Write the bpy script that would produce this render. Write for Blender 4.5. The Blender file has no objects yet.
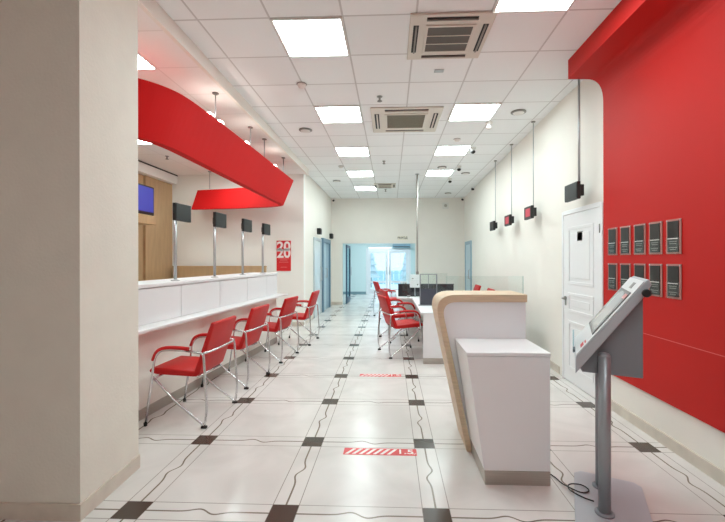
import bpy, bmesh, math, random
from mathutils import Vector, Matrix
random.seed(4)
SC = bpy.context.scene
COL = SC.collection
ZC = 3.443

# ------------------------------------------------------------------ helpers
def srgb(h):
    h = h.lstrip('#'); out = []
    for i in (0, 2, 4):
        c = int(h[i:i+2], 16) / 255
        out.append(c / 12.92 if c <= .04045 else ((c + .055) / 1.055) ** 2.4)
    return (*out, 1)

def mat(name, col, rough=.5, metal=0., bump=0., bscale=40, var=0., vscale=3., spec=.5, stretch=None, coat=0.):
    m = bpy.data.materials.new(name); m.use_nodes = True
    nt = m.node_tree; b = nt.nodes['Principled BSDF']
    c = srgb(col)
    b.inputs['Base Color'].default_value = c
    b.inputs['Roughness'].default_value = rough
    b.inputs['Metallic'].default_value = metal
    b.inputs['Specular IOR Level'].default_value = spec
    b.inputs['Coat Weight'].default_value = coat
    tc = nt.nodes.new('ShaderNodeTexCoord')
    mp = nt.nodes.new('ShaderNodeMapping')
    nt.links.new(tc.outputs['Object'], mp.inputs['Vector'])
    if stretch: mp.inputs['Scale'].default_value = stretch
    if var:
        n = nt.nodes.new('ShaderNodeTexNoise'); n.inputs['Scale'].default_value = vscale
        n.inputs['Detail'].default_value = 5
        r = nt.nodes.new('ShaderNodeValToRGB')
        r.color_ramp.elements[0].position = .3; r.color_ramp.elements[1].position = .7
        r.color_ramp.elements[0].color = tuple(max(0, x * (1 - var)) for x in c[:3]) + (1,)
        r.color_ramp.elements[1].color = tuple(min(1, x * (1 + var * .5)) for x in c[:3]) + (1,)
        nt.links.new(mp.outputs[0], n.inputs['Vector']); nt.links.new(n.outputs['Fac'], r.inputs[0])
        nt.links.new(r.outputs[0], b.inputs['Base Color'])
    if bump:
        n2 = nt.nodes.new('ShaderNodeTexNoise'); n2.inputs['Scale'].default_value = bscale
        bp = nt.nodes.new('ShaderNodeBump'); bp.inputs['Strength'].default_value = bump
        bp.inputs['Distance'].default_value = .004
        nt.links.new(mp.outputs[0], n2.inputs['Vector']); nt.links.new(n2.outputs['Fac'], bp.inputs['Height'])
        nt.links.new(bp.outputs[0], b.inputs['Normal'])
    return m

def emis(name, col, strength):
    m = bpy.data.materials.new(name); m.use_nodes = True
    b = m.node_tree.nodes['Principled BSDF']
    b.inputs['Base Color'].default_value = srgb(col)
    b.inputs['Emission Color'].default_value = srgb(col)
    b.inputs['Emission Strength'].default_value = strength
    return m

def glass(name, col, alpha=.12, rough=.02):
    m = bpy.data.materials.new(name); m.use_nodes = True
    nt = m.node_tree; nt.nodes.clear()
    o = nt.nodes.new('ShaderNodeOutputMaterial')
    t = nt.nodes.new('ShaderNodeBsdfTransparent'); t.inputs[0].default_value = srgb(col)
    g = nt.nodes.new('ShaderNodeBsdfGlossy'); g.inputs['Roughness'].default_value = rough
    g.inputs[0].default_value = (.9, .95, 1, 1)
    mx = nt.nodes.new('ShaderNodeMixShader'); mx.inputs[0].default_value = alpha
    nt.links.new(t.outputs[0], mx.inputs[1]); nt.links.new(g.outputs[0], mx.inputs[2])
    nt.links.new(mx.outputs[0], o.inputs[0])
    return m

class MB:
    """collects shapes into one mesh"""
    def __init__(s): s.bm = bmesh.new(); s.smooth = []
    def face(s, vs, sm=False):
        try:
            f = s.bm.faces.new(vs); f.smooth = sm
        except ValueError: pass
    def box(s, x0, x1, y0, y1, z0, z1):
        v = [s.bm.verts.new(p) for p in ((x0,y0,z0),(x1,y0,z0),(x1,y1,z0),(x0,y1,z0),(x0,y0,z1),(x1,y0,z1),(x1,y1,z1),(x0,y1,z1))]
        for q in ((0,3,2,1),(4,5,6,7),(0,1,5,4),(1,2,6,5),(2,3,7,6),(3,0,4,7)): s.face([v[i] for i in q])
        return s
    def prism(s, poly, axis, a, b, sm=False):
        """poly 2d: axis 'x' -> (y,z), 'y' -> (x,z), 'z' -> (x,y)"""
        def P(p, t):
            return {'x': (t, p[0], p[1]), 'y': (p[0], t, p[1]), 'z': (p[0], p[1], t)}[axis]
        A = [s.bm.verts.new(P(p, a)) for p in poly]; B = [s.bm.verts.new(P(p, b)) for p in poly]
        s.face(A[::-1]); s.face(B)
        n = len(poly)
        for i in range(n): s.face([A[i], A[(i+1) % n], B[(i+1) % n], B[i]], sm)
        return s
    def tube(s, pts, r, n=10, caps=True):
        pts = [Vector(p) for p in pts]
        rings = []; up = None
        for i, p in enumerate(pts):
            d = (pts[min(i+1, len(pts)-1)] - pts[max(i-1, 0)]).normalized()
            if up is None:
                up = d.orthogonal().normalized()
            else:
                up = (up - d * up.dot(d)).normalized()
            side = d.cross(up)
            rr = r[i] if isinstance(r, (list, tuple)) else r
            rings.append([s.bm.verts.new(p + (up * math.cos(2*math.pi*k/n) + side * math.sin(2*math.pi*k/n)) * rr) for k in range(n)])
        for a, b in zip(rings, rings[1:]):
            for k in range(n): s.face([a[k], a[(k+1) % n], b[(k+1) % n], b[k]], True)
        if caps: s.face(rings[0][::-1]); s.face(rings[-1])
        return s
    def lathe(s, prof, c=(0,0,0), n=20, axis='z'):
        """prof: (r, h) list"""
        rings = []
        for r, h in prof:
            ring = []
            for k in range(n):
                a = 2*math.pi*k/n; u, v = r*math.cos(a), r*math.sin(a)
                p = {'z': (u, v, h), 'x': (h, u, v), 'y': (v, h, u)}[axis]
                ring.append(s.bm.verts.new(Vector(c) + Vector(p)))
            rings.append(ring)
        for a, b in zip(rings, rings[1:]):
            for k in range(n): s.face([a[k], a[(k+1) % n], b[(k+1) % n], b[k]], True)
        s.face(rings[0][::-1]); s.face(rings[-1])
        return s
    def build(s, name, m, parent=None, bevel=0, seg=2, world=False, sub=0):
        bmesh.ops.recalc_face_normals(s.bm, faces=s.bm.faces)
        me = bpy.data.meshes.new(name); s.bm.to_mesh(me); s.bm.free()
        o = bpy.data.objects.new(name, me); COL.objects.link(o)
        if m: me.materials.append(m)
        if parent:
            o.parent = parent
            if world: me.transform(Matrix.Translation(-world_loc(parent)))
        if bevel:
            b = o.modifiers.new('bevel', 'BEVEL'); b.width = bevel; b.segments = seg
            b.limit_method = 'ANGLE'; b.angle_limit = math.radians(40)
        if sub:
            q = o.modifiers.new('sub', 'SUBSURF'); q.levels = sub; q.render_levels = sub
        return o

def world_loc(o):
    l = Vector(o.location)
    while o.parent: o = o.parent; l += Vector(o.location)
    return l

def tag(o, label, cat, group=None, kind=None):
    o['label'] = label; o['category'] = cat
    if group: o['group'] = group
    if kind: o['kind'] = kind
    return o

def thing(name, label, cat, loc=(0,0,0), rz=0, group=None, kind=None):
    o = bpy.data.objects.new(name, None); COL.objects.link(o)
    o.location = loc; o.rotation_euler = (0, 0, rz); o.empty_display_size = .1
    return tag(o, label, cat, group, kind)

def dup(root, loc, rz, label):
    def cp(o, par):
        c = o.copy(); COL.objects.link(c)
        if par: c.parent = par
        for ch in o.children: cp(ch, c)
        return c
    r = cp(root, None); r.location = loc; r.rotation_euler = (0, 0, rz); r['label'] = label
    return r

def struct(name, mb, m, label, cat, bevel=0):
    o = mb.build(name, m, None, bevel); return tag(o, label, cat, None, 'structure')

def fillet(pts, r, n=6):
    pts = [Vector(p) for p in pts]; out = [pts[0]]
    for i in range(1, len(pts)-1):
        p, a, b = pts[i], pts[i-1], pts[i+1]
        rr = r[i] if isinstance(r, (list, tuple)) else r
        da, db = (a-p), (b-p)
        k = min(rr, da.length*.49, db.length*.49)
        A, B = p + da.normalized()*k, p + db.normalized()*k
        for j in range(n+1):
            t = j/n; out.append(A*(1-t)**2 + p*2*t*(1-t) + B*t*t)
    out.append(pts[-1]); return out

def text(name, body, size, m, parent, loc, rot, ext=.001, sx=1., bold=0.):
    cu = bpy.data.curves.new(name, 'FONT'); cu.body = body; cu.size = size; cu.extrude = ext
    cu.offset = bold; cu.align_x = 'CENTER'; cu.align_y = 'CENTER'
    t = bpy.data.objects.new(name, cu); COL.objects.link(t)
    bpy.context.view_layer.update()
    dg = bpy.context.evaluated_depsgraph_get()
    me = bpy.data.meshes.new_from_object(t.evaluated_get(dg)); me.name = name
    bpy.data.objects.remove(t)
    o = bpy.data.objects.new(name, me); COL.objects.link(o)
    me.materials.clear(); me.materials.append(m)
    o.parent = parent; o.location = loc; o.rotation_euler = rot; o.scale = (sx, 1, 1)
    return o

# ------------------------------------------------------------------ materials
WALL = mat('cream_paint', '#EDE8E0', .75, bump=.15, bscale=120, var=.02, vscale=2)
WALLW = mat('alcove_white_paint', '#EFEEE9', .75, bump=.1, bscale=120)
PLAST = mat('column_plaster', '#E3DED3', .8, bump=.35, bscale=60, var=.03, vscale=6)
BASE = mat('beige_stone_base', '#D3C9BC', .4, var=.1, vscale=8)
RED = mat('red_paint', '#C11F1A', .6, bump=.1, bscale=150, spec=.25)
REDR = mat('red_ribbon_laminate', '#C01818', .65, spec=.12)
LEATHER = mat('red_leather', '#C21A1A', .45, bump=.35, bscale=220, var=.06, vscale=9, spec=.3)
CHROME = mat('chrome', '#D8D8DA', .16, 1.)
STEEL = mat('brushed_steel', '#B9B2AA', .35, .9, var=.08, vscale=6, stretch=(1, 1, 30))
ALU = mat('aluminium', '#B4B6B8', .35, .85)
BLACKP = mat('black_plastic', '#1C1C1D', .42)
DISP = mat('dark_display', '#191A1A', .45)
RUBBER = mat('black_rubber', '#171412', .7)
WHITE = mat('white_laminate', '#F2F3F5', .35)
WHITE2 = mat('white_counter_laminate', '#E2E1E2', .4)
DOORW = mat('white_door_paint', '#EFEFF0', .42)
OAK = mat('pale_oak', '#DAC2A4', .45, var=.14, vscale=3, stretch=(2, 2, 22))
TAN = mat('tan_wood', '#BB9C76', .5, var=.10, vscale=2.5, stretch=(6, 6, 1))
GREY = mat('grey_powder_coat', '#B4B8BE', .4)
GREYD = mat('mid_grey_powder_coat', '#84888E', .42)
GPOLE = mat('grey_pole_metal', '#9EA3A8', .35, .35)
ACBODY = mat('ivory_plastic', '#DAD3C8', .5)
ACGR = mat('dark_grille', '#5E5850', .6)
ACGR2 = mat('beige_grille', '#9C9583', .6)
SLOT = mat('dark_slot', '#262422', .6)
OFFW = mat('offwhite_plastic', '#E2DFDA', .45)
NICKEL = mat('satin_nickel', '#8F8C88', .35, .9)
BLUEF = mat('blue_grey_door_frame', '#8DABBC', .45)
BLUED = mat('dark_blue_door_frame', '#2C4A63', .45)
BLUEL = mat('pale_blue_door_panel', '#BBD3DF', .35)
TEAL = mat('pale_teal_paint', '#D3E4E5', .7)
PVC = mat('white_pvc', '#E9EBEE', .4)
POSTR = mat('poster_red', '#CF1B22', .5)
POSTW = mat('poster_white', '#F6E9E7', .5)
STICKR = mat('floor_sticker_red', '#D63A3C', .4)
STICKW = mat('floor_sticker_white', '#F2EAE8', .4)
ACRYL = mat('acrylic_edge', '#B57A73', .15, spec=.7)
LEAF = mat('dark_leaflet', '#241F1C', .3)
LEAFB = mat('leaflet_grey', '#8C8781', .4)
SNOW = mat('snow', '#EDF1F5', .8)
BARK = mat('bark', '#7D8586', .9)
CONIF = mat('frosted_foliage', '#D6DFE0', .9)
TUBEL = emis('lamp_panel', '#E7F8F8', 7.5)
TUBEL2 = emis('spot_bulb', '#FFF6EC', 11)
SCRB = emis('blue_screen', '#343E9A', .1)
SCRR = emis('red_led', '#B83A48', .12)
SCRK = mat('kiosk_screen', '#9EA0A2', .12, spec=.7)
GLASS = glass('clear_glass', '#FAFDFC', .03)
GLASSB = glass('blue_tint_glass', '#DCEBF2', .08)
GLASSD = glass('smoked_glass', '#6E7684', .12)
GLASSW = glass('door_glass', '#E4F0F5', .07)

# ---- floor: big pale stone tiles, bands with thin grout, wavy dark inlay lines and dark corner squares
def floor_mat():
    m = bpy.data.materials.new('inlaid_stone_floor'); m.use_nodes = True
    nt = m.node_tree; b = nt.nodes['Principled BSDF']; L = nt.links.new
    tc = nt.nodes.new('ShaderNodeTexCoord'); sp = nt.nodes.new('ShaderNodeSeparateXYZ')
    L(tc.outputs['Object'], sp.inputs[0])
    def M(op, a, c=None, d=None):
        n = nt.nodes.new('ShaderNodeMath'); n.operation = op
        for i, v in enumerate((a, c, d)):
            if v is None: continue
            if isinstance(v, (int, float)): n.inputs[i].default_value = v
            else: L(v, n.inputs[i])
        return n.outputs[0]
    def cell(co, o, s):
        t = M('DIVIDE', M('SUBTRACT', co, o), s)
        k = M('ROUND', t)
        return M('MULTIPLY', M('SUBTRACT', t, k), s), M('MULTIPLY', M('SUBTRACT', M('FRACT', t), .5), s)
    SX, SY, X0, Y0 = .8806, .8711, -1.501, 2.180
    dx, tx = cell(sp.outputs[0], X0, SX)
    dy, ty = cell(sp.outputs[1], Y0, SY)
    # the last band sits a little closer, along the right wall
    last = M('GREATER_THAN', sp.outputs[0], 1.55)
    dx = M('ADD', M('MULTIPLY', dx, M('SUBTRACT', 1, last)), M('MULTIPLY', M('SUBTRACT', sp.outputs[0], 1.955), last))
    def wig(t, sgn):
        u = M('DIVIDE', t, .052)
        g = M('EXPONENT', M('MULTIPLY', M('MULTIPLY', u, u), -.5))
        return M('MULTIPLY', M('MULTIPLY', u, g), .036 * sgn)
    def less(a, w): return M('LESS_THAN', M('ABSOLUTE', a), w)
    wx = less(M('SUBTRACT', dx, wig(ty, 1)), .0058)
    wy = less(M('SUBTRACT', dy, wig(tx, -1)), .0058)
    side = M('ADD', sp.outputs[0], 2.16)
    ws = less(M('SUBTRACT', side, wig(ty, 1)), .007)
    gx = less(M('SUBTRACT', M('ABSOLUTE', dx), .078), .0028)
    gy = less(M('SUBTRACT', M('ABSOLUTE', dy), .078), .0028)
    sq = M('MULTIPLY', less(dx, .078), less(dy, .078))
    # stone
    n = nt.nodes.new('ShaderNodeTexNoise'); n.inputs['Scale'].default_value = 1.6; n.inputs['Detail'].default_value = 8
    n.inputs['Distortion'].default_value = 1.2
    L(tc.outputs['Object'], n.inputs['Vector'])
    r = nt.nodes.new('ShaderNodeValToRGB')
    r.color_ramp.elements[0].position = .35; r.color_ramp.elements[0].color = srgb('#D2CECA')
    r.color_ramp.elements[1].position = .62; r.color_ramp.elements[1].color = srgb('#E0DCD8')
    L(n.outputs['Fac'], r.inputs[0])
    def mix(f, a, c):
        x = nt.nodes.new('ShaderNodeMix'); x.data_type = 'RGBA'
        L(f, x.inputs['Factor'])
        if isinstance(a, tuple): x.inputs[6].default_value = a
        else: L(a, x.inputs[6])
        x.inputs[7].default_value = c
        return x.outputs[2]
    c = mix(M('MAXIMUM', gx, gy), r.outputs[0], srgb('#9A938B'))
    c = mix(M('MAXIMUM', M('MAXIMUM', wx, wy), ws), c, srgb('#7D7265'))
    c = mix(sq, c, srgb('#463A31'))
    L(c, b.inputs['Base Color'])
    b.inputs['Roughness'].default_value = .2
    b.inputs['Specular IOR Level'].default_value = .5
    n3 = nt.nodes.new('ShaderNodeTexNoise'); n3.inputs['Scale'].default_value = 5
    L(tc.outputs['Object'], n3.inputs['Vector'])
    rr = M('ADD', M('MULTIPLY', n3.outputs['Fac'], .12), .16); L(rr, b.inputs['Roughness'])
    return m

def ceil_mat(name, ox, oy, t, col, joint):
    m = bpy.data.materials.new(name); m.use_nodes = True
    nt = m.node_tree; b = nt.nodes['Principled BSDF']; L = nt.links.new
    tc = nt.nodes.new('ShaderNodeTexCoord'); sp = nt.nodes.new('ShaderNodeSeparateXYZ')
    L(tc.outputs['Object'], sp.inputs[0])
    def M(op, a, c=None):
        n = nt.nodes.new('ShaderNodeMath'); n.operation = op
        for i, v in enumerate((a, c)):
            if v is None: continue
            if isinstance(v, (int, float)): n.inputs[i].default_value = v
            else: L(v, n.inputs[i])
        return n.outputs[0]
    def dist(co, o):
        u = M('DIVIDE', M('SUBTRACT', co, o), t)
        return M('LESS_THAN', M('MULTIPLY', M('ABSOLUTE', M('SUBTRACT', u, M('ROUND', u))), t), .0085)
    j = M('MAXIMUM', dist(sp.outputs[0], ox), dist(sp.outputs[1], oy))
    wn = nt.nodes.new('ShaderNodeTexWhiteNoise'); wn.noise_dimensions = '2D'
    cx = nt.nodes.new('ShaderNodeCombineXYZ')
    L(M('FLOOR', M('DIVIDE', M('SUBTRACT', sp.outputs[0], ox), t)), cx.inputs[0])
    L(M('FLOOR', M('DIVIDE', M('SUBTRACT', sp.outputs[1], oy), t)), cx.inputs[1])
    L(cx.outputs[0], wn.inputs[0])
    r = nt.nodes.new('ShaderNodeValToRGB')
    r.color_ramp.elements[0].color = tuple(x*.955 for x in srgb(col)[:3]) + (1,); r.color_ramp.elements[1].color = srgb(col)
    L(wn.outputs[0], r.inputs[0])
    x = nt.nodes.new('ShaderNodeMix'); x.data_type = 'RGBA'
    L(j, x.inputs['Factor']); L(r.outputs[0], x.inputs[6]); x.inputs[7].default_value = srgb(joint)
    L(x.outputs[2], b.inputs['Base Color']); b.inputs['Roughness'].default_value = .85
    return m

TX0, TY0, TT = -1.5965, 3.134, .6032
FLOOR = floor_mat()
CEIL = ceil_mat('ceiling_tiles', TX0, TY0, TT, '#F4F5F5', '#CFCDCC')
CEILA = ceil_mat('alcove_ceiling_tiles', -2.28, 3.68, .6, '#F3F0EE', '#E4E0DD')

# ------------------------------------------------------------------ setting
struct('floor', MB().box(-5.2, 2.7, -3.2, 16.3, -.1, 0), FLOOR, 'pale stone floor with dark corner squares and wavy inlay lines', 'floor')
struct('ceiling', MB().box(-1.80, 2.6, 2.36, 8.42, ZC, ZC+.1).box(-2.1, 2.6, 8.42, 12.6, ZC, ZC+.1).box(-3.4, 2.6, -3.2, 2.36, ZC, ZC+.1), CEIL, 'white suspended tile ceiling over the main hall', 'ceiling')
struct('ceiling_left', MB().box(-5.0, -1.84, 2.63, 8.36, 3.33, 3.4), CEILA, 'lower white ceiling above the counter recess on the left', 'ceiling')
struct('trim_1', MB().box(-1.84, -1.80, 2.60, 8.4, 3.31, ZC), WALL, 'cream beam edge between the two ceilings on the left', 'beam')
# column on the left, wall beside it closes the counter recess
struct('wall_left_front', MB().prism([(-5.0, 2.085), (-1.735, 2.085), (-1.766, 2.63), (-5.0, 2.63)], 'z', 0, ZC+.02), PLAST, 'broad cream plastered column at the left foreground', 'column')
struct('baseboard_left_front', MB().prism([(-5.0, 2.073), (-1.723, 2.073), (-1.754, 2.63), (-1.767, 2.63), (-1.736, 2.084), (-5.0, 2.084)], 'z', 0, .092), BASE, 'beige stone baseboard around the left column', 'baseboard')
struct('wall_left_rear', MB().box(-3.5, -3.4, -3.2, 2.085, 0, ZC), WALL, 'cream wall behind the viewpoint on the left', 'wall')
struct('wall_back', MB().box(-3.5, 2.6, -3.3, -3.2, 0, ZC), WALL, 'cream wall behind the viewpoint', 'wall')
# counter recess
struct('wall_left_recess', MB().box(-5.0, -4.88, 2.63, 8.36, 0, 3.4), TAN, 'tan wood clad wall at the back of the counter recess', 'wall')
struct('trim_2', MB().box(-4.88, -4.72, 2.63, 8.36, 3.13, 3.33), WALLW, 'white boxed bulkhead above the tan wood wall', 'bulkhead')
struct('trim_3', MB().box(-4.725, -4.71, 2.63, 8.36, 3.305, 3.33), SLOT, 'thin dark line under the recess ceiling', 'trim')  # narrow dark strip where the bulkhead meets the recess ceiling
struct('wall_left_end', MB().box(-5.0, -1.90, 8.36, 8.5, 0, ZC+.02), WALLW, 'cream end wall of the counter recess with the red poster', 'wall')
struct('wall_left', MB().box(-2.04, -1.92, 8.5, 12.5, 0, ZC+.02), WALL, 'cream left wall of the far corridor', 'wall')
struct('baseboard_left', MB().box(-4.88, -1.888, 8.348, 8.36, 0, .09).box(-1.92, -1.905, 8.36, 9.46, 0, .09).box(-1.92, -1.905, 11.9, 12.45, 0, .09), BASE, 'beige baseboard along the left corridor wall', 'baseboard')
# right wall (slightly splayed) and red cladding
struct('wall_right', MB().prism([(2.14, -3.2), (2.14, 4.9), (2.36, 12.5), (2.6, 12.5), (2.6, -3.2)], 'z', 0, ZC+.02), WALL, 'long cream wall on the right with the hanging displays', 'wall')
struct('baseboard_right', MB().prism([(2.122, -3.2), (2.122, 3.90), (2.14, 3.90), (2.14, -3.2)], 'z', 0, .092)
       .prism([(2.124, 4.97), (2.342, 12.45), (2.358, 12.45), (2.142, 4.97)], 'z', 0, .092), BASE, 'beige baseboard along the right wall', 'baseboard')
prof = [(2.14, .335), (2.14, ZC), (1.778, ZC), (1.778, 3.255), (1.96, 3.25)]
prof += [tuple(v) for v in [Vector((1.96, 3.25))*(1-t)**2 + Vector((2.118, 3.25))*2*t*(1-t) + Vector((2.12, 3.03))*t*t for t in [i/10 for i in range(1, 11)]]]
prof += [(2.12, .345)]
struct('wall_right_accent', MB().prism(prof, 'y', -3.2, 3.925, False), RED, 'red accent wall panel curving out into a red beam overhead', 'wall panel')
struct('trim_4', MB().box(2.118, 2.1205, -3.2, 3.9, .828, .834), mat('panel_joint', '#D9605A', .6), 'thin pale panel joint across the red accent wall', 'trim')
# far wall with opening
struct('wall_far', MB().box(-2.04, -1.565, 12.45, 12.6, 0, ZC+.02).box(.805, 2.5, 12.45, 12.6, 0, ZC+.02).box(-1.565, .805, 12.45, 12.6, 1.985, ZC+.02), WALL, 'cream far wall with the wide opening to the lobby', 'wall')
struct('baseboard_far', MB().box(-1.92, -1.565, 12.437, 12.45, 0, .09).box(.805, 2.36, 12.437, 12.45, 0, .09), BASE, 'beige baseboard under the far wall', 'baseboard')
# lobby beyond
struct('wall_lobby_left', MB().box(-2.3, -2.15, 12.6, 16.3, 0, 2.7), TEAL, 'pale teal left wall of the lobby', 'wall')
struct('wall_lobby_right', MB().box(1.4, 1.55, 12.6, 16.3, 0, 2.7), TEAL, 'pale teal right wall of the lobby', 'wall')
struct('wall_lobby_far', MB().box(-2.3, -1.04, 16.2, 16.35, 0, 2.7).box(.84, 1.55, 16.2, 16.35, 0, 2.7).box(-1.04, .84, 16.2, 16.35, 1.93, 2.7), TEAL, 'pale teal lobby wall around the entrance doors', 'wall')
struct('ceiling_lobby', MB().box(-2.3, 1.55, 12.6, 16.35, 2.6, 2.7), WALLW, 'white lobby ceiling', 'ceiling')
struct('baseboard_lobby', MB().box(-2.15, -1.04, 16.185, 16.2, 0, .11), mat('grey_skirting', '#7F9CA6', .5), 'grey blue baseboard left of the entrance doors', 'baseboard')
struct('ground_outside', MB().box(-14, 14, 16.35, 45, -.25, -.12), SNOW, 'snowy ground outside the entrance doors', 'ground')

# ---- entrance doors (far)
d = thing('door_5', 'white framed glass double entrance doors at the far end', 'door', (-.10, 16.25, 0), 0, None, 'structure')
fr = MB(); fr.box(-.94, -.86, -.04, .04, 0, 1.93).box(.86, .94, -.04, .04, 0, 1.93).box(-.86, .86, -.04, .04, 1.84, 1.93)
fr.build('door_frame', PVC, d, .006)
for s in (-1, 1):
    lf = MB(); a, c = (-.855, -.01) if s < 0 else (.01, .855)
    lf.box(a, a+.11, -.03, .03, .02, 1.835).box(c-.11, c, -.03, .03, .02, 1.835).box(a+.11, c-.11, -.03, .03, .02, .22).box(a+.11, c-.11, -.03, .03, 1.74, 1.835).box(a+.11, c-.11, -.03, .03, .48, .56)
    lo = lf.build('door_leaf', PVC, d, .004)
    MB().box(a+.11, c-.11, -.006, .006, .22, .48).box(a+.11, c-.11, -.006, .006, .56, 1.74).build('pane', GLASSW, lo)
    h = MB(); xh = -.06 if s < 0 else .06
    h.tube([(xh, -.03, .85), (xh, -.075, .85), (xh, -.075, 1.15), (xh, -.03, 1.15)], .012, 8).build('handle', ALU, lo)
# open leaf at opening's left
d = thing('door_6', 'dark blue framed glass door leaf standing open at the lobby opening', 'door', (-1.46, 12.66, 0), 0, None, 'structure')
MB().box(-.02, .02, 0, .09, .01, 1.95).box(-.02, .02, 1.0, 1.12, .01, 1.95).box(-.02, .02, .09, 1.0, .01, .16).box(-.02, .02, .09, 1.0, 1.85, 1.95).build('door_leaf', BLUED, d, .004)
MB().box(-.005, .005, .09, 1.0, .16, 1.85).build('pane', GLASSB, d)
MB().tube([(.02, .95, .9), (.06, .95, .9), (.06, .95, 1.2), (.02, .95, 1.2)], .01, 8).build('handle', ALU, d)
# air curtain / strip light above the entrance
t = thing('lobby_strip_light', 'white strip light above the entrance doors in the lobby', 'lamp', (-.45, 16.15, 1.97))
MB().box(-.5, .5, -.05, .04, .0, .02).build('body', PVC, t)
MB().box(-.48, .48, -.04, .03, -.03, 0).build('diffuser', emis('strip_light', '#F2FBFF', .45), t)
t = thing('air_curtain', 'blue grey air curtain box above the right entrance door', 'air curtain', (.4, 16.1, 1.95))
MB().box(-.32, .42, -.1, .08, 0, .16).build('casing', BLUEF, t, .01)
MB().box(-.29, .39, -.102, -.095, .03, .06).build('outlet_grille', SLOT, t)
t = thing('lobby_fill_light', 'unseen square light panel added on the lobby ceiling', 'ceiling light', (-.4, 14.4, 2.6))  # out of view above the opening, added to brighten the lobby
MB().box(-.3, .3, -.3, .3, -.02, -.001).build('frame', OFFW, t)
MB().box(-.28, .28, -.28, .28, -.026, -.02).build('diffuser', emis('lobby_fill_panel', '#E4F6FF', 16), t)
# outside: frosted trees
def tree(x, y, h, r, label):
    t = thing('frosted_tree', label, 'tree', (x, y, -.12), 0, 'frosted trees outside the entrance')
    MB().tube([(0, 0, 0), (.02, 0, h*.35), (0, .02, h*.9)], [.06, .05, .02], 8).build('trunk', BARK, t)
    c = MB()
    for k in range(5):
        z = h*(.25+.15*k); rr = r*(1-.17*k)
        c.lathe([(rr, z), (rr*.85, z+h*.03), (rr*.25, z+h*.2), (.01, z+h*.24)], n=14)
    c.build('foliage', CONIF, t)
tree(.75, 19.0, 1.9, .38, 'frosted conifer behind the right entrance door')
tree(-1.15, 22.0, 2.3, .6, 'frosted conifer behind the left entrance door')
w = MB()
for k in range(26): w.box(-4.2+k*.34, -4.2+k*.34+.3, 25.0, 25.04, -.12, .75)
w.box(-4.2, 4.7, 25.04, 25.07, .1, .16).box(-4.2, 4.7, 25.04, 25.07, .55, .61)
tag(w.build('picket_fence', mat('teal_fence', '#B5D5DC', .7)), 'pale teal fence in the snow beyond the entrance doors', 'fence')

# ---- doors on the left corridor wall
d = thing('door_2', 'pale glass door on the left corridor wall nearest the poster', 'door', (-1.92, 9.98, 0), 0, None, 'structure')
MB().box(0, .035, -.49, -.42, 0, 2.02).box(0, .035, .42, .49, 0, 2.02).box(0, .035, -.42, .42, 1.95, 2.02).build('door_frame', mat('pale_grey_frame', '#B9C4C8', .4), d, .004)
MB().box(.0, .022, -.42, .42, .01, 1.95).build('door_leaf', mat('frosted_door', '#D4DEE0', .2, spec=.6), d)
MB().tube([(.02, .33, .9), (.07, .33, .9), (.07, .33, 1.25), (.02, .33, 1.25)], .012, 8).build('handle', ALU, d)
d = thing('door_3', 'blue framed doorway on the left corridor wall nearest the lobby', 'door', (-1.92, 11.2, 0), 0, None, 'structure')
MB().box(0, .07, -.64, -.53, 0, 2.06).box(0, .07, .53, .64, 0, 2.06).box(0, .07, -.53, .53, 1.94, 2.06).build('door_frame', mat('slate_blue_frame', '#6F8CA0', .45), d, .005)
MB().box(0, .03, -.53, -.0, .01, 1.94).build('door_leaf', BLUEL, d)
MB().box(0, .03, .0, .53, .01, 1.94).build('door_leaf', mat('blue_door_panel', '#8FB0C4', .3), d)
MB().tube([(.03, -.05, .95), (.075, -.05, .95), (.075, -.05, 1.2), (.03, -.05, 1.2)], .012, 8).build('handle', ALU, d)
d = thing('door_4', 'blue glazed door on the right wall at the far end', 'door', (2.347, 11.6, 0), -.029, None, 'structure')
MB().box(-.05, .0, -.5, -.41, 0, 2.0).box(-.05, .0, .41, .5, 0, 2.0).box(-.05, .0, -.41, .41, 1.9, 2.0).build('door_frame', BLUEF, d, .005)
MB().box(-.03, 0, -.41, .41, .01, 1.9).build('door_leaf', BLUEL, d)
MB().tube([(-.03, -.3, .9), (-.08, -.3, .9), (-.08, -.3, 1.15), (-.03, -.3, 1.15)], .012, 8).build('handle', ALU, d)

# ---- white panelled door on the right
d = thing('door_1', 'white panelled door between the cream wall and red wall', 'door', (2.135, 4.385, 0), 0, None, 'structure')
MB().box(-.025, .02, -.455, -.41, 0, 2.03).box(-.025, .02, .41, .455, 0, 2.03).box(-.025, .02, -.41, .41, 1.985, 2.035).build('door_frame', DOORW, d, .004)
lo = MB().box(-.02, .01, -.407, .407, .008, 1.982).build('door_leaf', DOORW, d, .002)
def door_panel(z0, z1):
    p = MB()
    y0, y1, w_, x = -.29, .29, .035, -.021
    for a, b, c, e in ((y0, y1, z0, z0+w_), (y0, y1, z1-w_, z1), (y0, y0+w_, z0+w_, z1-w_), (y1-w_, y1, z0+w_, z1-w_)):
        p.box(x-.007, x, a, b, c, e)
    p.box(x-.005, x, y0+.075, y1-.075, z0+.075, z1-.075)
    return p.build('panel', DOORW, lo, .004)
door_panel(1.16, 1.83); door_panel(.83, 1.06); door_panel(.16, .73)
h = MB(); h.lathe([(.026, 0), (.026, -.01)], (-.02, .355, .985), 16, 'x'); h.tube(fillet([(-.028, .355, .985), (-.07, .355, .985), (-.07, .24, .98)], .02), .009, 8)
h.build('handle', NICKEL, lo)
MB().box(-.026, -.02, .34, .37, .90, .96).build('lock_plate', NICKEL, lo)
for z in (.25, 1.72): MB().tube([(-.025, -.412, z), (-.025, -.412, z+.09)], .008, 8).build('hinge', NICKEL, d)
MB().box(-.026, -.0205, -.06, .06, 1.66, 1.765).build('number_plate', mat('grey_plate', '#959593', .5), lo)

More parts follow.
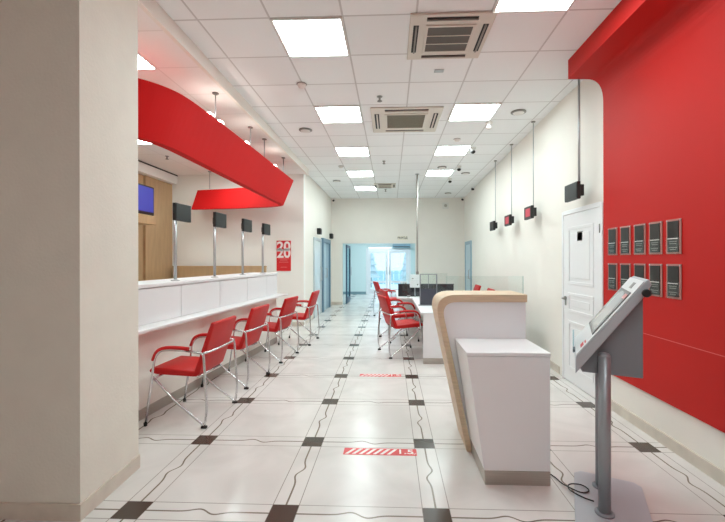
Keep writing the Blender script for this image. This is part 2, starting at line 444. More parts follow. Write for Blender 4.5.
# ------------------------------------------------------------------ ceiling fittings
def light(c, r, label, z=ZC):
    x, y = TX0+(c+.5)*TT, TY0+(r+.5)*TT
    t = thing('ceiling_light', label, 'ceiling light', (x, y, ZC), 0, 'square light panels in the hall ceiling')
    f = MB(); a, b = .3, .28
    for q in ((-a, a, -a, -b), (-a, a, b, a), (-a, -b, -b, b), (b, a, -b, b)): f.box(*q, -.014, -.001)
    f.build('frame', OFFW, t)
    MB().box(-b, b, -b, b, -.008, -.002).build('diffuser', TUBEL, t)
names = ['first', 'second', 'third', 'fourth', 'fifth']
for i, r in enumerate((0, 3, 6, 9, 12)): light(1, r, f'square light panel, {names[i]} from the front in the left ceiling row')
for i, r in enumerate((-1, 3, 6, 9)): light(4, r, f'square light panel, {names[i]} from the front in the right ceiling row')
light(2, -8, 'unseen square light panel added behind the viewpoint in the middle'); light(4, -5, 'square light panel behind the viewpoint on the right')  # middle panel is unseen, added to lift the column's front face
def alight(x, y, label):
    t = thing('ceiling_light', label, 'ceiling light', (x, y, 3.33), 0, 'light panels in the recess ceiling')
    MB().box(-.298, .298, -.298, .298, -.012, -.001).build('frame', OFFW, t)
    MB().box(-.285, .285, -.285, .285, -.017, -.012).build('diffuser', TUBEL, t)
alight(-2.58, 3.38, 'light panel in the recess ceiling beside the column above the red band')
alight(-4.06, 5.74, 'light panel in the recess ceiling seen under the red band')
alight(-3.2, 7.2, 'light panel in the recess ceiling hidden above the red band')

def cassette(x, y, s, label, grille, big):
    t = thing('air_conditioner', label, 'air conditioner', (x, y, ZC), 0, 'ceiling cassette air conditioners')
    h = s/2
    f = MB()
    f.prism([(-h, -h), (h, -h), (h, h), (-h, h)], 'z', -.02, -.001)
    f.build('face_panel', ACBODY, t, .008)
    g = s*.27
    gr = MB().box(-g, g, -g, g, -.026, -.02).build('intake_grille', grille, t)
    rim = MB(); w_ = s*.035
    for q in ((-g-w_, g+w_, -g-w_, -g), (-g-w_, g+w_, g, g+w_), (-g-w_, -g, -g, g), (g, g+w_, -g, g)): rim.box(*q, -.03, -.02)
    rim.build('grille_rim', ACBODY, t, .003)
    sl = MB()
    for k in ((-1/3, 1/3) if not big else ()): sl.box(-g, g, k*g-.004, k*g+.004, -.03, -.026)
    if big:
        for k in range(-9, 10): sl.box(-g, g, k*g/10-.002, k*g/10+.002, -.029, -.026)
    sl.build('slat', ACBODY if not big else ACGR, gr)
    d0, d1 = s*.385, s*.45; e = s*.30
    for q, fl in (((-e, e, d0, d1), (-e, e, d0+.3*(d1-d0), d0+.5*(d1-d0))), ((-e, e, -d1, -d0), (-e, e, -d1+.5*(d1-d0), -d1+.7*(d1-d0))),
              ((d0, d1, -e, e), (d0+.3*(d1-d0), d0+.6*(d1-d0), -e, e)), ((-d1, -d0, -e, e), (-d0-.6*(d1-d0), -d0-.3*(d1-d0), -e, e))):
        lv = MB().box(*q, -.0225, -.02).build('louver', SLOT, t)
        MB().box(*fl, -.034, -.0225).build('flap', ACBODY if big else mat('flap_grey', '#8F8880', .5), lv)
cassette(.512, 3.465, .70, 'ivory cassette air conditioner nearest the front with dark grille', ACGR, False)
cassette(.215, 5.50, .96, 'large ivory cassette air conditioner behind the nearest one', ACGR2, True)
cassette(-.15, 10.3, .58, 'small far cassette air conditioner near the far wall', ACGR2, False)

def speaker(x, y, label, r=.1):
    t = thing('ceiling_speaker', label, 'ceiling speaker', (x, y, ZC), 0, 'round ceiling speakers')
    MB().lathe([(r, -.001), (r, -.012), (r*.82, -.02), (r*.8, -.02)], n=24).build('rim', NICKEL, t)
    MB().lathe([(r*.8, -.014), (r*.7, -.024), (r*.1, -.027)], n=24).build('grille', OFFW, t)
speaker(-1.298, 5.846, 'round ceiling speaker near the left ceiling edge, nearest one')
speaker(1.726, 5.262, 'round ceiling speaker near the right wall, nearest one')
speaker(1.724, 8.93, 'round ceiling speaker near the right wall, second one')
speaker(1.717, 11.582, 'round ceiling speaker near the right wall, farthest one')
speaker(-1.352, 9.645, 'round ceiling speaker near the left ceiling edge, farther one')
speaker(1.107, 8.328, 'round ceiling speaker between two panels of the right light row')
def sprinkler(x, y, label, z=ZC):
    t = thing('sprinkler', label, 'sprinkler', (x, y, z), 0, 'ceiling sprinklers')
    MB().lathe([(.035, -.001), (.035, -.006), (.012, -.012), (.012, -.05)], n=14).build('body', NICKEL, t)
    MB().lathe([(.012, -.05), (.03, -.055), (.03, -.06), (.006, -.063)], n=14).build('deflector', NICKEL, t)
sprinkler(-.13, 4.698, 'small metal sprinkler in front of the large air conditioner')
sprinkler(-.13, 7.768, 'small metal sprinkler in mid ceiling between large and small air conditioners')
sprinkler(-.14, 10.9, 'small metal sprinkler beyond the small far air conditioner')
sprinkler(-4.027, 6.795, 'small metal sprinkler on the recess ceiling', 3.33)
def smoke(x, y, label, r=.05):
    t = thing('smoke_detector', label, 'smoke detector', (x, y, ZC), 0, 'white smoke detectors')
    MB().lathe([(r, -.001), (r, -.014), (r*.7, -.04), (r*.3, -.045)], n=20).build('housing', OFFW, t)
    MB().lathe([(r*1.15, -.0008), (r*1.15, -.006)], n=20).build('mount_ring', NICKEL, t)
smoke(-1.003, 4.326, 'white smoke detector beside the first left light panel')
smoke(-1.049, 8.14, 'white smoke detector between third and fourth left light panels')
smoke(1.099, 6.408, 'white smoke detector in front of the third right light panel')
t = thing('ceiling_hatch_plate', 'small white plate on the tile behind the nearest air conditioner', 'cover plate', (.513, 4.082, ZC))
MB().box(-.05, .05, -.03, .03, -.008, -.001).build('plate', ALU, t, .003)
def dome(x, y, label, m):
    t = thing('dome_camera', label, 'security camera', (x, y, ZC), 0, 'ceiling security cameras')
    MB().lathe([(.05, -.001), (.05, -.02), (.03, -.03), (.03, -.055)], n=18).build('mount', OFFW, t)
    MB().lathe([(.03, -.055), (.042, -.065), (.038, -.09), (.02, -.105)], n=18).build('lens_dome', m, t)
dome(1.427, 5.637, 'white domed security camera beside the second right light panel', OFFW)
dome(1.468, 6.912, 'dark domed security camera beside the third right light panel', BLACKP)
dome(1.457, 8.256, 'dark domed security camera between third and fourth right light panels', BLACKP)
dome(1.46, 9.517, 'dark domed security camera beside the fourth right light panel', BLACKP)
def corner_cam(x, y, z, label):
    t = thing('corner_camera', label, 'security camera', (x, y, z), 0, 'small cameras in the far corners')
    MB().tube([(0, 0, 0), (0, -.03, -.06)], .015, 8).build('bracket', OFFW, t)
    MB().tube([(0, -.02, -.07), (0, -.15, -.1)], .03, 10).build('camera_body', BLACKP, t)
corner_cam(-1.83, 12.4, 3.443, 'small dark camera in the far left ceiling corner')
corner_cam(2.28, 12.4, 3.443, 'small dark camera in the far right ceiling corner')
corner_cam(2.22, 10.6, 3.443, 'small dark camera at the right wall ceiling edge')

# ------------------------------------------------------------------ red hanging band
def ribbon():
    t = thing('hanging_band', 'long curved red band hanging over the service counter', 'ceiling feature', (-2.6, 5.5, 2.51))
    top = [(-4.1, 2.86), (-3.3, 2.82), (-2.75, 2.90), (-2.38, 3.03), (-2.14, 3.195), (-2.0, 3.38), (-1.935, 3.62), (-1.91, 4.15), (-1.895, 5.1), (-1.89, 6.3), (-1.885, 7.30),
           (-1.90, 7.47), (-2.0, 7.62), (-2.2, 7.73), (-2.6, 7.86), (-3.3, 8.0), (-4.08, 8.1)]
    bot = [(-4.1, 3.06), (-3.3, 2.98), (-2.78, 3.02), (-2.42, 3.10), (-2.2, 3.21), (-2.10, 3.36), (-2.055, 3.60), (-2.05, 4.15), (-2.055, 5.1), (-2.06, 6.3), (-2.055, 7.20),
           (-2.07, 7.37), (-2.15, 7.5), (-2.3, 7.6), (-2.65, 7.74), (-3.35, 7.88), (-4.15, 7.97)]
    def dense(P):
        out = []
        n = len(P)
        for i in range(n-1):
            p0, p1, p2, p3 = (Vector(P[max(0, min(n-1, j))]) for j in (i-1, i, i+1, i+2))
            for k in range(5):
                u = k/5
                out.append(.5*((2*p1)+(p2-p0)*u+(2*p0-5*p1+4*p2-p3)*u*u+(3*p1-p0-3*p2+p3)*u**3))
        out.append(Vector(P[-1])); return out
    T, B = dense(top), dense(bot)
    def inw(P, i, dd):
        d = (P[min(i+1, len(P)-1)] - P[max(i-1, 0)]).normalized()
        return P[i] + Vector((-d.y, d.x)) * dd
    m = MB(); rings = []
    n = len(T)
    for i in range(n):
        f = max(0, (i-(n*.68))/(n*.32)); zt = 3.0 - .07*f
        ti, bi = inw(T, i, .09), inw(B, i, .09)
        rings.append([m.bm.verts.new(p) for p in ((*T[i], zt), (*ti, zt), (*bi, 2.51), (*B[i], 2.51))])
    for a, b in zip(rings, rings[1:]):
        for k in range(4): m.face([a[k], a[(k+1) % 4], b[(k+1) % 4], b[k]])
    m.face(rings[0]); m.face(rings[-1][::-1])
    m.build('band', REDR, t, .004, 1, True)
    for x, y in ((-1.965, 4.258), (-1.975, 5.367), (-1.955, 5.909), (-1.965, 7.0), (-3.83, 8.02), (-3.4, 2.9)):
        r = MB().tube([(x, y, 2.96), (x, y, 3.329)], .008, 8).build('suspension_rod', ALU, t, world=True)
        MB().lathe([(.035, 3.318), (.035, 3.3295)], (x, y, 0), 16).build('ceiling_cap', NICKEL, r, world=False)
        r.children[0].data.transform(Matrix.Translation(-world_loc(t)))
    for x, y in ((-1.985, 4.18), (-1.98, 4.42), (-1.975, 5.22), (-1.97, 6.5)):
        s = MB().box(x-.03, x+.03, y-.05, y+.05, 2.995, 3.05).build('spotlight', OFFW, t, .006, 2, True)
        b = MB().box(x-.018, x+.018, y-.04, y+.045, 3.05, 3.07).build('bulb', TUBEL2, s)
        b.data.transform(Matrix.Translation(-world_loc(t)))
ribbon()

# ------------------------------------------------------------------ service counter (slightly skewed to the hall)
CA = -math.atan(.0778)
CL = (-2.318, 2.66, 0)
t = thing('service_counter', 'long white service counter with writing shelf on the left', 'counter', CL, CA)
LEN = 4.08
def cw(x, y, z=0):     # counter local -> world
    c, s = math.cos(CA), math.sin(CA)
    return (CL[0]+c*x-s*y, CL[1]+s*x+c*y, CL[2]+z)
PY = [1.355, 2.145, 2.92, 3.64]
MB().box(-.42, -.035, 0, LEN, .0, 1.193).build('carcass', WALLW, t)
cuts = [0, PY[0]-.02, PY[1]-.02, PY[2]-.02, PY[3]-.02, LEN]
for a, b in zip(cuts, cuts[1:]):
    MB().box(-.035, 0, a+.003, b-.003, .858, 1.188).build('front_panel', WHITE2, t, .003)
MB().box(-.46, .012, 0, LEN+.01, 1.194, 1.23).build('counter_top', WHITE2, t, .006)
MB().box(-.034, .18, 0, LEN+.05, .827, .856).build('writing_shelf', WHITE2, t, .006)
MB().box(-.034, -.012, 0, LEN, .095, .826).build('lower_panel', WALL, t)
MB().box(-.034, -.004, 0, LEN, 0, .094).build('plinth', mat('grey_plinth', '#A7A096', .45), t)

def make_display(label, rz, loc):
    t = thing('queue_display', label, 'queue display', loc, rz, 'dark queue displays on poles along the counter')
    MB().lathe([(.045, 0), (.045, .008), (.02, .015)], n=16).build('foot_flange', ALU, t)
    MB().tube([(0, 0, .01), (0, 0, .78)], .0165, 12).build('pole', ALU, t)
    b = MB().box(.012, .05, -.065, .21, .64, .825).build('housing', BLACKP, t, .006)
    MB().box(.05, .053, -.055, .2, .652, .813).build('screen', DISP, b)
    MB().box(-.018, .012, -.02, .03, .68, .76).build('clamp', NICKEL, t, .003)
    return t
ord4 = ['nearest the column', 'second from the column', 'third from the column', 'farthest from the column']
q0 = None
for k in range(4):
    loc = cw(-.08, PY[k], 1.23); lab = f'dark queue display on a pole on the white counter, {ord4[k]}'
    if q0 is None: q0 = make_display(lab, CA, loc)
    else: dup(q0, loc, CA, lab)

# television and bracket shelf on the wood wall
t = thing('wall_television', 'television with a blue screen on the tan wood wall', 'television', (-4.36, 6.5, 2.27))
MB().box(-.07, 0, -.42, .45, 0, .52).build('casing', BLACKP, t, .012)
MB().box(0, .004, -.385, .415, .05, .49).build('screen', SCRB, t)
MB().box(-.50, -.07, -.05, .1, .2, .3).build('wall_arm', BLACKP, t)
t = thing('wall_shelf', 'tan wood shelf box under the television', 'shelf', (-4.88, 6.5, 2.10))
MB().box(0.001, .55, -.4, .48, 0, .16).build('shelf_box', TAN, t, .004)
t = thing('wood_pilaster', 'tall tan wood panel beside the recess end wall', 'wall panel', (-4.88, 7.88, 0))
MB().box(.001, .05, -.46, .47, 0, 3.125).build('panel', TAN, t, .004)
t = thing('low_partition', 'low tan wood partition behind the far end of the counter', 'partition', (-3.68, 8.2, 0))
MB().box(-1.05, 1.0, -.03, .03, 0, 1.29).build('panel', TAN, t, .003)
MB().box(-1.05, 1.005, -.04, .04, 1.29, 1.325).build('top_rail', TAN, t, .004)

# poster
t = thing('poster', 'red poster with large white numerals on the recess end wall', 'poster', (-2.34, 8.361, 1.21))
MB().box(-.158, .158, -.012, -.001, 0, .665).build('sheet', POSTR, t)
text('numerals', '20', .29, POSTW, t, (0, -.014, .525), (math.pi/2, 0, 0), .001, 1.05, .008)
text('numerals', '20', .29, POSTW, t, (0, -.014, .385), (math.pi/2, 0, 0), .001, 1.05, .008)
pl = MB()
for z, a in ((.285, .12), (.262, .12), (.235, .08), (.19, .1), (.08, .07)): pl.box(-a, a, -.0135, -.012, z, z+.008)
pl.build('text_lines', mat('poster_pink', '#E58A88', .5), t)

# ------------------------------------------------------------------ red armchairs
def make_chair(label, loc, rz, group):
    t = thing('visitor_armchair', label, 'chair', loc, rz, group)
    # seat and backrest cushions (front is +x)
    s = MB(); W = .225
    s.prism([(-.13, .418), (.22, .432), (.285, .446), (.292, .47), (.26, .492), (.10, .486), (-.12, .470), (-.15, .462)], 'y', -W, W, True)
    s.build('seat', LEATHER, t, .014, 3)
    b = MB()
    b.prism([(-.115, .42), (-.145, .42), (-.175, .445), (-.222, .58), (-.285, .78), (-.318, .885), (-.302, .905), (-.282, .895), (-.240, .78), (-.178, .60), (-.135, .485)], 'y', -W, W, True)
    b.build('backrest', LEATHER, t, .014, 3)
    for sgn in (-1, 1):
        y = .292*sgn
        f = MB().tube(fillet([(.275, y, .015), (.215, y, .42), (.19, y, .60), (.14, y, .665), (.03, y, .672), (-.10, y, .664)], [0, .05, .07, .06, .05, 0]), .0105, 10).build('front_leg', CHROME, t)
        MB().lathe([(.014, .0), (.015, .03), (.011, .034)], (.276, y, 0), 12).build('foot_cap', RUBBER, f)
        r = MB().tube(fillet([(-.10, y, .664), (-.255, y, .645), (-.287, y, .15), (-.262, y, .018), (.0, y*.97, .215), (.218, y*.95, .425)], [0, .035, .08, .03, .05, 0]), .0105, 10).build('rear_leg', CHROME, t)
        MB().box(-.285, -.235, y-.014, y+.014, 0, .022).build('foot_cap', RUBBER, r, .005)
        p = MB()
        P = fillet([(.205, y, .575), (.175, y, .655), (.10, y, .688), (-.02, y, .690), (-.12, y, .682)], [0, .05, .05, .05, 0])
        p.tube(P, .0165, 10).build('armrest', LEATHER, t)
    MB().tube(fillet([(-.255, -.292, .645), (-.285, -.2, .65), (-.29, 0, .652), (-.285, .2, .65), (-.255, .292, .645)], .12, 6), .0105, 10).build('back_rail', CHROME, t)
    MB().tube([(.205, -.28, .416), (.205, .28, .416)], .0105, 10).build('seat_rail', CHROME, t)
    MB().tube([(-.15, -.2, .414), (-.15, .2, .414)], .0105, 10).build('seat_rail', CHROME, t)
    return t
LG = 'red visitor armchairs along the left counter'
lab = 'red leather armchair facing the white counter, {}'
c0 = make_chair(lab.format('nearest the column'), (-1.855, 3.565, 0), math.pi-.05, LG)
for k, (x, y, a) in enumerate(((-1.85, 4.58, -6), (-1.755, 5.68, -9), (-1.62, 6.78, -3))):
    dup(c0, (x, y, 0), math.pi+math.radians(a), lab.format(['second from the column', 'third from the column', 'farthest, beside the counter end'][k]))
RG = 'red armchairs along the workstation desk'
for x, y, a, l in ((.155, 6.0, 18, 'red leather armchair tucked at the desk, nearest to the reception stand'),
                   (.14, 7.05, 18, 'red leather armchair at the desk, middle of the three in the row'),
                   (-.09, 9.75, 16, 'red leather armchair at the desk, farthest from the reception stand')):
    c = dup(c0, (x, y, 0), math.radians(a), l); c['group'] = RG
for x, y, l in ((1.60, 7.35, 'red leather armchair behind the glass screen, nearer of the two staff chairs'),
                (1.60, 8.45, 'red leather armchair behind the glass screen, farther of the two staff chairs')):
    c = dup(c0, (x, y, 0), math.pi, l); c['group'] = 'red staff chairs behind the glass screen'

# ------------------------------------------------------------------ workstation desk with screens
t = thing('workstation_desk', 'white L shaped workstation desk behind the oak reception stand', 'desk', (.5, 5.4, 0))
MB().prism([(.415, 5.36), (1.86, 5.36), (1.86, 6.2), (1.28, 6.2), (1.28, 9.25), (.12, 9.25), (.12, 7.42), (.415, 7.42)], 'z', .69, .72).build('desktop', WHITE, t, .004, 2, True)
MB().box(.45, 1.84, 5.385, 5.415, .08, .69).build('end_panel', WHITE, t, .003, 2, True)
MB().box(.45, 1.84, 5.38, 5.42, 0, .08).build('metal_plinth', STEEL, t, 0, 2, True)
MB().box(.92, .95, 5.42, 9.2, .02, .69).build('modesty_panel', mat('grey_brown_panel', '#8A8078', .6), t, .003, 2, True)
MB().box(.2, 1.26, 9.2, 9.23, 0, .69).build('end_panel', WHITE, t, .003, 2, True)
t = thing('desk_divider', 'low black divider standing across the workstation desk', 'divider', (.65, 7.72, .72))
MB().box(-.5, .60, -.02, .02, .0, .24).build('panel', mat('blue_black_panel', '#15171C', .4), t, .004)
MB().box(-.505, .605, -.024, .024, .235, .25).build('top_rail', mat('charcoal_rail', '#2B2D33', .4), t, .002)
t = thing('notice_box', 'white box with a dark button fixed above the black divider', 'box', (.48, 7.66, .90))
MB().box(-.1, .1, -.035, .035, 0, .255).build('casing', WHITE, t, .006)
MB().lathe([(.012, -.035), (.012, -.042)], (.05, 0, .06), 12, 'y').build('button', BLACKP, t)
MB().box(-.06, -.03, -.038, -.035, .17, .19).build('label_plate', NICKEL, t)
MB().tube([(0, .01, -.18), (0, .01, .01)], .012, 8).build('support_post', ALU, t)
t = thing('service_pole', 'thin metal service pole from the ceiling to the workstation desk', 'pole', (.62, 8.97, .72))
MB().tube([(0, 0, 0), (0, 0, ZC-.721)], .022, 12).build('tube', mat('pole_aluminium', '#A8A29C', .35, .7), t)
MB().lathe([(.05, ZC-.735), (.05, ZC-.7215)], n=16).build('ceiling_flange', ALU, t)
MB().lathe([(.05, 0), (.05, .012)], n=16).build('base_flange', ALU, t)
MB().box(-.03, .03, -.045, -.02, .36, .46).build('socket_box', NICKEL, t, .003)
t = thing('smoked_stand', 'framed stand with smoked lower panel and two clear panes on the desk', 'desk screen', (.605, 6.2, .72))
MB().box(-.14, -.125, -.012, .012, 0, .5).box(.125, .14, -.012, .012, 0, .5).box(-.125, .125, -.01, .01, .49, .5).box(-.004, .004, -.008, .008, .27, .49).build('frame', GREYD, t, .002)
MB().box(-.125, .125, -.006, .006, .0, .265).build('smoked_panel', mat('smoked_panel', '#474B56', .25), t)
for a, b in ((-.125, -.004), (.004, .125)): MB().box(a, b, -.003, .003, .27, .489).build('pane', GLASS, t)
MB().box(-.16, .16, -.06, .06, 0, .008).build('foot_plate', GREYD, t)
t = thing('glass_screen', 'clear glass screen on the desk end behind the reception stand', 'glass screen', (1.3, 5.47, .72))
MB().box(-.52, .55, -.005, .005, .012, .5).build('pane', GLASS, t)
MB().box(.55, .556, -.006, .006, .012, .5).build('polished_edge', mat('green_glass_edge', '#A9BDB8', .2), t)
for x in (-.4, .4): MB().box(x-.03, x+.03, -.015, .015, 0, .04).build('clamp', ALU, t, .002)
t = thing('glass_screen', 'clear glass screen across the middle of the workstation desk', 'glass screen', (.65, 7.52, .72))
MB().box(-.42, .45, -.005, .005, .012, .47).build('pane', GLASS, t)
for x in (-.3, .3): MB().box(x-.03, x+.03, -.015, .015, 0, .04).build('clamp', ALU, t, .002)
for x, l in ((.22, 'small white cup on the black divider, leftmost'), (.27, 'small white cup on the black divider, second from the left'), (.32, 'small white cup on the black divider, nearest the white box')):
    tag(MB().lathe([(.014, .97), (.017, 1.01)], (x, 7.72, 0), 12).build('cup', OFFW), l, 'cup', 'small cups on the black divider')

# ------------------------------------------------------------------ reception stand
t = thing('reception_stand', 'white reception stand wrapped in a curved oak band', 'reception desk', (.8, 2.93, 0))
def V2(x, z): return Vector((x, 0, z))
outer = fillet([V2(1.024, 1.187), V2(.324, 1.185), V2(.572, 0)], .17, 10)
inner = fillet([V2(1.024, 1.13), V2(.380, 1.13), V2(.614, 0)], .125, 10)
m = MB(); rings = []
for o_, i_ in zip(outer, inner):
    rings.append([m.bm.verts.new(p) for p in ((o_.x, 2.93, o_.z), (o_.x, 3.32, o_.z), (i_.x, 3.32, i_.z), (i_.x, 2.93, i_.z))])
for a, b in zip(rings, rings[1:]):
    for k in range(4): m.face([a[k], a[(k+1) % 4], b[(k+1) % 4], b[k]], False)
m.face(rings[0]); m.face(rings[-1][::-1])
m.build('oak_band', OAK, t, .003, 2, True)
ip = [(v.x, v.z) for v in inner]
MB().prism([(1.02, 1.128)] + [(x+.002, z) for x, z in ip[1:-1]] + [(.62, .02), (1.02, .02)], 'y', 2.955, 3.0).build('back_panel', WHITE, t, 0, 2, True)
MB().prism([(.602, .092), (1.02, .092), (1.02, .826), (.492, .826)], 'y', 2.505, 2.945).build('cabinet', WHITE, t, .003, 2, True)
MB().prism([(.489, .829), (1.022, .829), (1.022, .852), (.486, .852)], 'y', 2.50, 2.95).build('cabinet_top', WHITE, t, .003, 2, True)
MB().prism([(.604, 0), (1.02, 0), (1.02, .091), (.602, .091)], 'y', 2.505, 2.945).build('metal_plinth', STEEL, t, .002, 2, True)

# ------------------------------------------------------------------ touch screen kiosk
TH = math.radians(24.6)
t = thing('touch_kiosk', 'grey touch screen kiosk on two poles in front of the red wall', 'kiosk', (1.206, 2.225, 0), -TH)
MB().prism([(-.15, -.22), (.19, -.22), (.23, -.18), (.23, .40), (.19, .44), (-.11, .44), (-.15, .40)], 'z', 0, .014).build('base_plate', GREY, t, .004)
for y in (0, .29): 
    p = MB().tube([(0, y, .014), (0, y, .905)], .032, 20).lathe([(.032, .905), (.028, .918), (.012, .924)], (0, y, 0), 20).build('pole', GPOLE, t)
    MB().lathe([(.05, .014), (.05, .022), (.037, .028)], (0, y, 0), 20).build('pole_collar', GREYD, p)
MB().prism([(-.110, .79), (.188, .79), (.188, 1.245), (.165, 1.22), (-.125, .82)], 'y', .042, .25).build('bracket_housing', GREYD, t, .004)
hp = [(-.146, .797), (-.143, .895), (.188, 1.335), (.200, 1.345), (.214, 1.318), (.178, 1.246)]
head = MB().prism(hp, 'y', -.05, .49).build('head', GREY, t, .006)
e = Vector((.331, 0, .44)).normalized(); nrm = Vector((-e.z, 0, e.x)); o_ = Vector((-.143, 0, .895))
def slab(s0, s1, y0, y1, h0, h1):
    q = [o_+e*s0+nrm*h0, o_+e*s1+nrm*h0, o_+e*s1+nrm*h1, o_+e*s0+nrm*h1]
    return MB().prism([(v.x, v.z) for v in q], 'y', y0, y1)
slab(.006, .545, -.046, .486, .0005, .006).build('front_plate', mat('pale_grey_front', '#DADCDE', .35), head, .002)
slab(.15, .46, 0, .44, .006, .011).build('screen_bezel', mat('bezel_grey', '#6B6A6A', .4), head, .002)
slab(.17, .44, .03, .41, .011, .012).build('screen', SCRK, head)
slab(.05, .075, .0, .09, .006, .007).build('red_mark', POSTR, head)
slab(.085, .095, .0, .07, .006, .007).build('red_mark', POSTR, head)
slab(.41, .44, .0, .10, .012, .013).build('red_mark', mat('pale_red', '#C9837F', .5), head)
slab(.48, .52, .12, .2, .006, .008).build('paper_slot', NICKEL, head)
MB().lathe([(.016, -.05), (.016, -.062), (.022, -.066), (.022, -.082), (.016, -.088)], (.187, 0, 1.272), 14, 'y').build('knob', BLACKP, t)
MB().box(-.158, -.150, .22, .345, .86, .985).build('card_holder', GLASSB, t)
MB().box(-.158, -.144, .24, .33, .86, .875).build('holder_bracket', GREYD, t)
P = fillet([(1.03, 2.72, .006), (1.09, 2.60, .006), (1.10, 2.53, .006), (1.115, 2.465, .02), (1.17, 2.40, .02), (1.235, 2.43, .02), (1.215, 2.50, .02), (1.13, 2.505, .02), (1.10, 2.44, .02), (1.155, 2.36, .02), (1.19, 2.31, .03)], .05, 5)
tag(MB().tube(P, .0038, 8).build('power_cord', RUBBER), 'black power cord curling from the white stand to the kiosk base', 'cord')

# ------------------------------------------------------------------ leaflet holders on the red wall
def make_holder(label, loc):
    t = thing('leaflet_holder', label, 'leaflet holder', loc, 0, 'clear leaflet holders on the red wall')
    MB().box(-.008, -.001, -.075, .075, 0, .26).build('backing', ACRYL, t, .002)
    lf = MB().box(-.013, -.008, -.056, .056, .015, .245).build('leaflet', LEAF, t)
    MB().box(-.0145, -.013, -.052, .052, .112, .117).build('white_line', POSTW, lf)
    g = MB()
    for z, a in ((.09, .04), (.075, .035), (.045, .042), (.03, .03)): g.box(-.0140, -.013, -a, a, z, z+.006)
    g.build('print', LEAFB, lf)
    MB().box(-.017, -.015, -.072, .072, 0.002, .125).build('front_pocket', GLASS, t)
    for y in (-.066, .066): MB().lathe([(.005, -.008), (.005, -.012)], (0, y, .25), 8, 'x').build('screw', ALU, t)
    return t
hold = None
ords = ['first', 'second', 'third', 'fourth', 'fifth']
for row, z, rn in ((0, 1.49, 'upper row'), (1, 1.155, 'lower row')):
    for k, y in enumerate((3.755, 3.555, 3.355, 3.16, 2.962)):
        lab = f'leaflet holder on the red wall, {rn}, {ords[k]} from the white door'
        if hold is None: hold = make_holder(lab, (2.1195, y, z))
        else: dup(hold, (2.1195, y, z), 0, lab)

# ------------------------------------------------------------------ displays hanging on the right wall
def wall_display(x, y, wall_x, label, red):
    Z0 = 2.10 if y < 5 else 2.045
    t = thing('hanging_display', label, 'queue display', (x, y, Z0), 0, 'queue displays hanging on rods at the right wall')
    h = MB().box(-.03, .01, -.02, .275, -.005, .18).build('housing', BLACKP, t, .006)
    MB().box(-.033, -.03, -.01, .265, .01, .165).build('screen', DISP, h)
    if red:
        r = MB().box(-.0345, -.033, .02, .2, .03, .145).build('led_panel', SCRR, h)
    MB().box(.01, .055, .0, .18, .03, .15).build('rear_box', BLACKP, t, .004)
    MB().tube([(.03, .06, .15), (.03, .06, ZC-Z0-.001)], .0125 if y < 5 else .0065, 8).build('hanging_rod', ALU, t)
    MB().lathe([(.03, ZC-Z0-.012), (.03, ZC-Z0-.001)], (.03, .06, 0), 14).build('ceiling_flange', NICKEL, t)
wall_display(2.0, 4.17, 2.14, 'black hanging display with a dark screen above the white door', False)
wall_display(2.03, 5.58, 2.16, 'hanging display with a red lit screen, second from the white door', True)
wall_display(2.06, 6.68, 2.19, 'hanging display with a red lit screen, third from the white door', True)
wall_display(2.08, 7.78, 2.21, 'black hanging display with a dark screen, farthest from the white door', False)

# emergency lamps by the left doors
for y, l in ((10.05, 'dark lamp box above the pale glass door on the left wall'), (12.1, 'dark lamp box above the blue doorway on the left wall')):
    t = thing('wall_lamp', l, 'lamp', (-1.919, y, 2.12), 0, 'dark lamp boxes on the left corridor wall')
    MB().box(0, .1, -.09, .09, 0, .16).build('casing', BLACKP, t, .01)
    MB().box(.1, .108, -.06, .06, .03, .13).build('lens', DISP, t)
# exit lettering and alarm box on far wall
t = thing('exit_sign', 'small dark exit lettering above the lobby opening', 'sign', (.385, 12.449, 2.09))
MB().box(-.16, .16, -.006, -.001, 0, .13).build('backing', mat('sign_cream', '#E9E2D2', .6), t)
text('letters', 'ВЫХОД', .085, BLACKP, t, (0, -.008, .065), (math.pi/2, 0, 0), .001, 1, .002)
t = thing('alarm_box', 'small white alarm box high on the far wall', 'alarm', (1.76, 12.451, 3.08))
MB().box(-.1, .1, -.06, -.001, 0, .2).build('casing', OFFW, t, .01)
MB().lathe([(.05, -.06), (.045, -.075), (.01, -.078)], (0, 0, .1), 16, 'y').build('sounder', mat('grey_sounder', '#B9B4AA', .5), t)

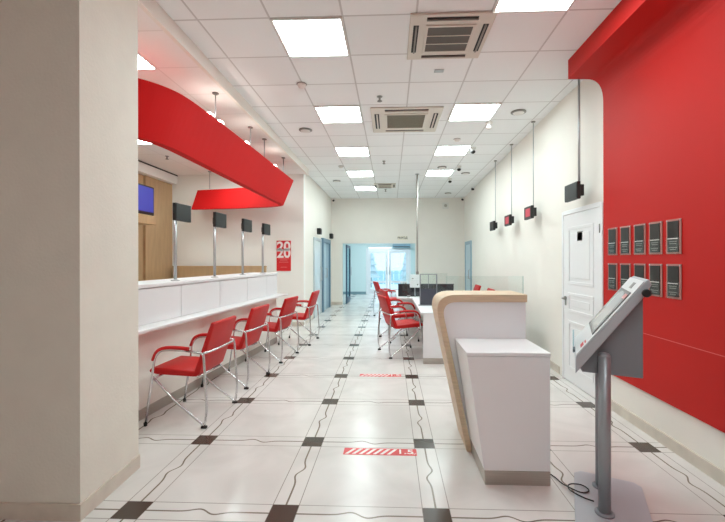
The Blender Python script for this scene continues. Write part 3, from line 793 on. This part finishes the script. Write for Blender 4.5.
# ------------------------------------------------------------------ floor stickers
def sticker(x, y, w, d, rz, label):
    t = thing('floor_sticker', label, 'floor sticker', (x, y, 0), rz, 'red and white distance stickers on the floor')
    MB().box(-w/2, w/2, -d/2, d/2, .0004, .0016).build('strip', STICKR, t)
    s = MB()
    for k in range(7):
        a = -w/2+.012+k*w*.095
        s.prism([(a, -d*.40), (a+w*.045, -d*.40), (a+w*.045+d*.55, d*.40), (a+d*.55, d*.40)], 'z', .0016, .0022)
    s.build('white_stripes', STICKW, t)
    text('distance_number', '1.5', d*.92, STICKW, t, (w*.345, .002, .0020), (0, 0, 0), .0003, 1.15, .0015)
    text('distance_unit', 'м', d*.42, STICKW, t, (w*.465, -d*.22, .0020), (0, 0, 0), .0003)
sticker(-.082, 2.907, .55, .10, math.radians(-.3), 'red striped floor sticker reading 1.5, nearest the reception stand')
sticker(-.13, 4.83, .52, .10, math.radians(-.3), 'red striped floor sticker by the dark floor squares, farther one')

# ------------------------------------------------------------------ world, camera
w = bpy.data.worlds.new('sky'); SC.world = w; w.use_nodes = True
bg = w.node_tree.nodes['Background']; bg.inputs[0].default_value = srgb('#D9EBF7'); bg.inputs[1].default_value = .75

F, CX, CY = 385.09, 375.6, 259.85
cam = bpy.data.cameras.new('camera'); co = bpy.data.objects.new('camera', cam); COL.objects.link(co)
cam.sensor_fit = 'HORIZONTAL'; cam.sensor_width = 36; cam.lens = 36*F/725
cam.shift_x = (362.5-CX)/725; cam.shift_y = (CY-261)/725
co.location = (0, 0, 1.45); co.rotation_euler = (math.pi/2, math.radians(.1), math.radians(2.234))
cam.clip_start = .02; cam.clip_end = 200
SC.camera = co
SC.view_settings.view_transform = 'Standard'; SC.view_settings.look = 'None'
SC.view_settings.gamma = 1; SC.view_settings.use_curve_mapping = False
SC.view_settings.exposure = 1.65
SC.cycles.use_denoising = True
SC.cycles.max_bounces = 10; SC.cycles.diffuse_bounces = 6; SC.cycles.transparent_max_bounces = 12
SC.cycles.sample_clamp_indirect = 8
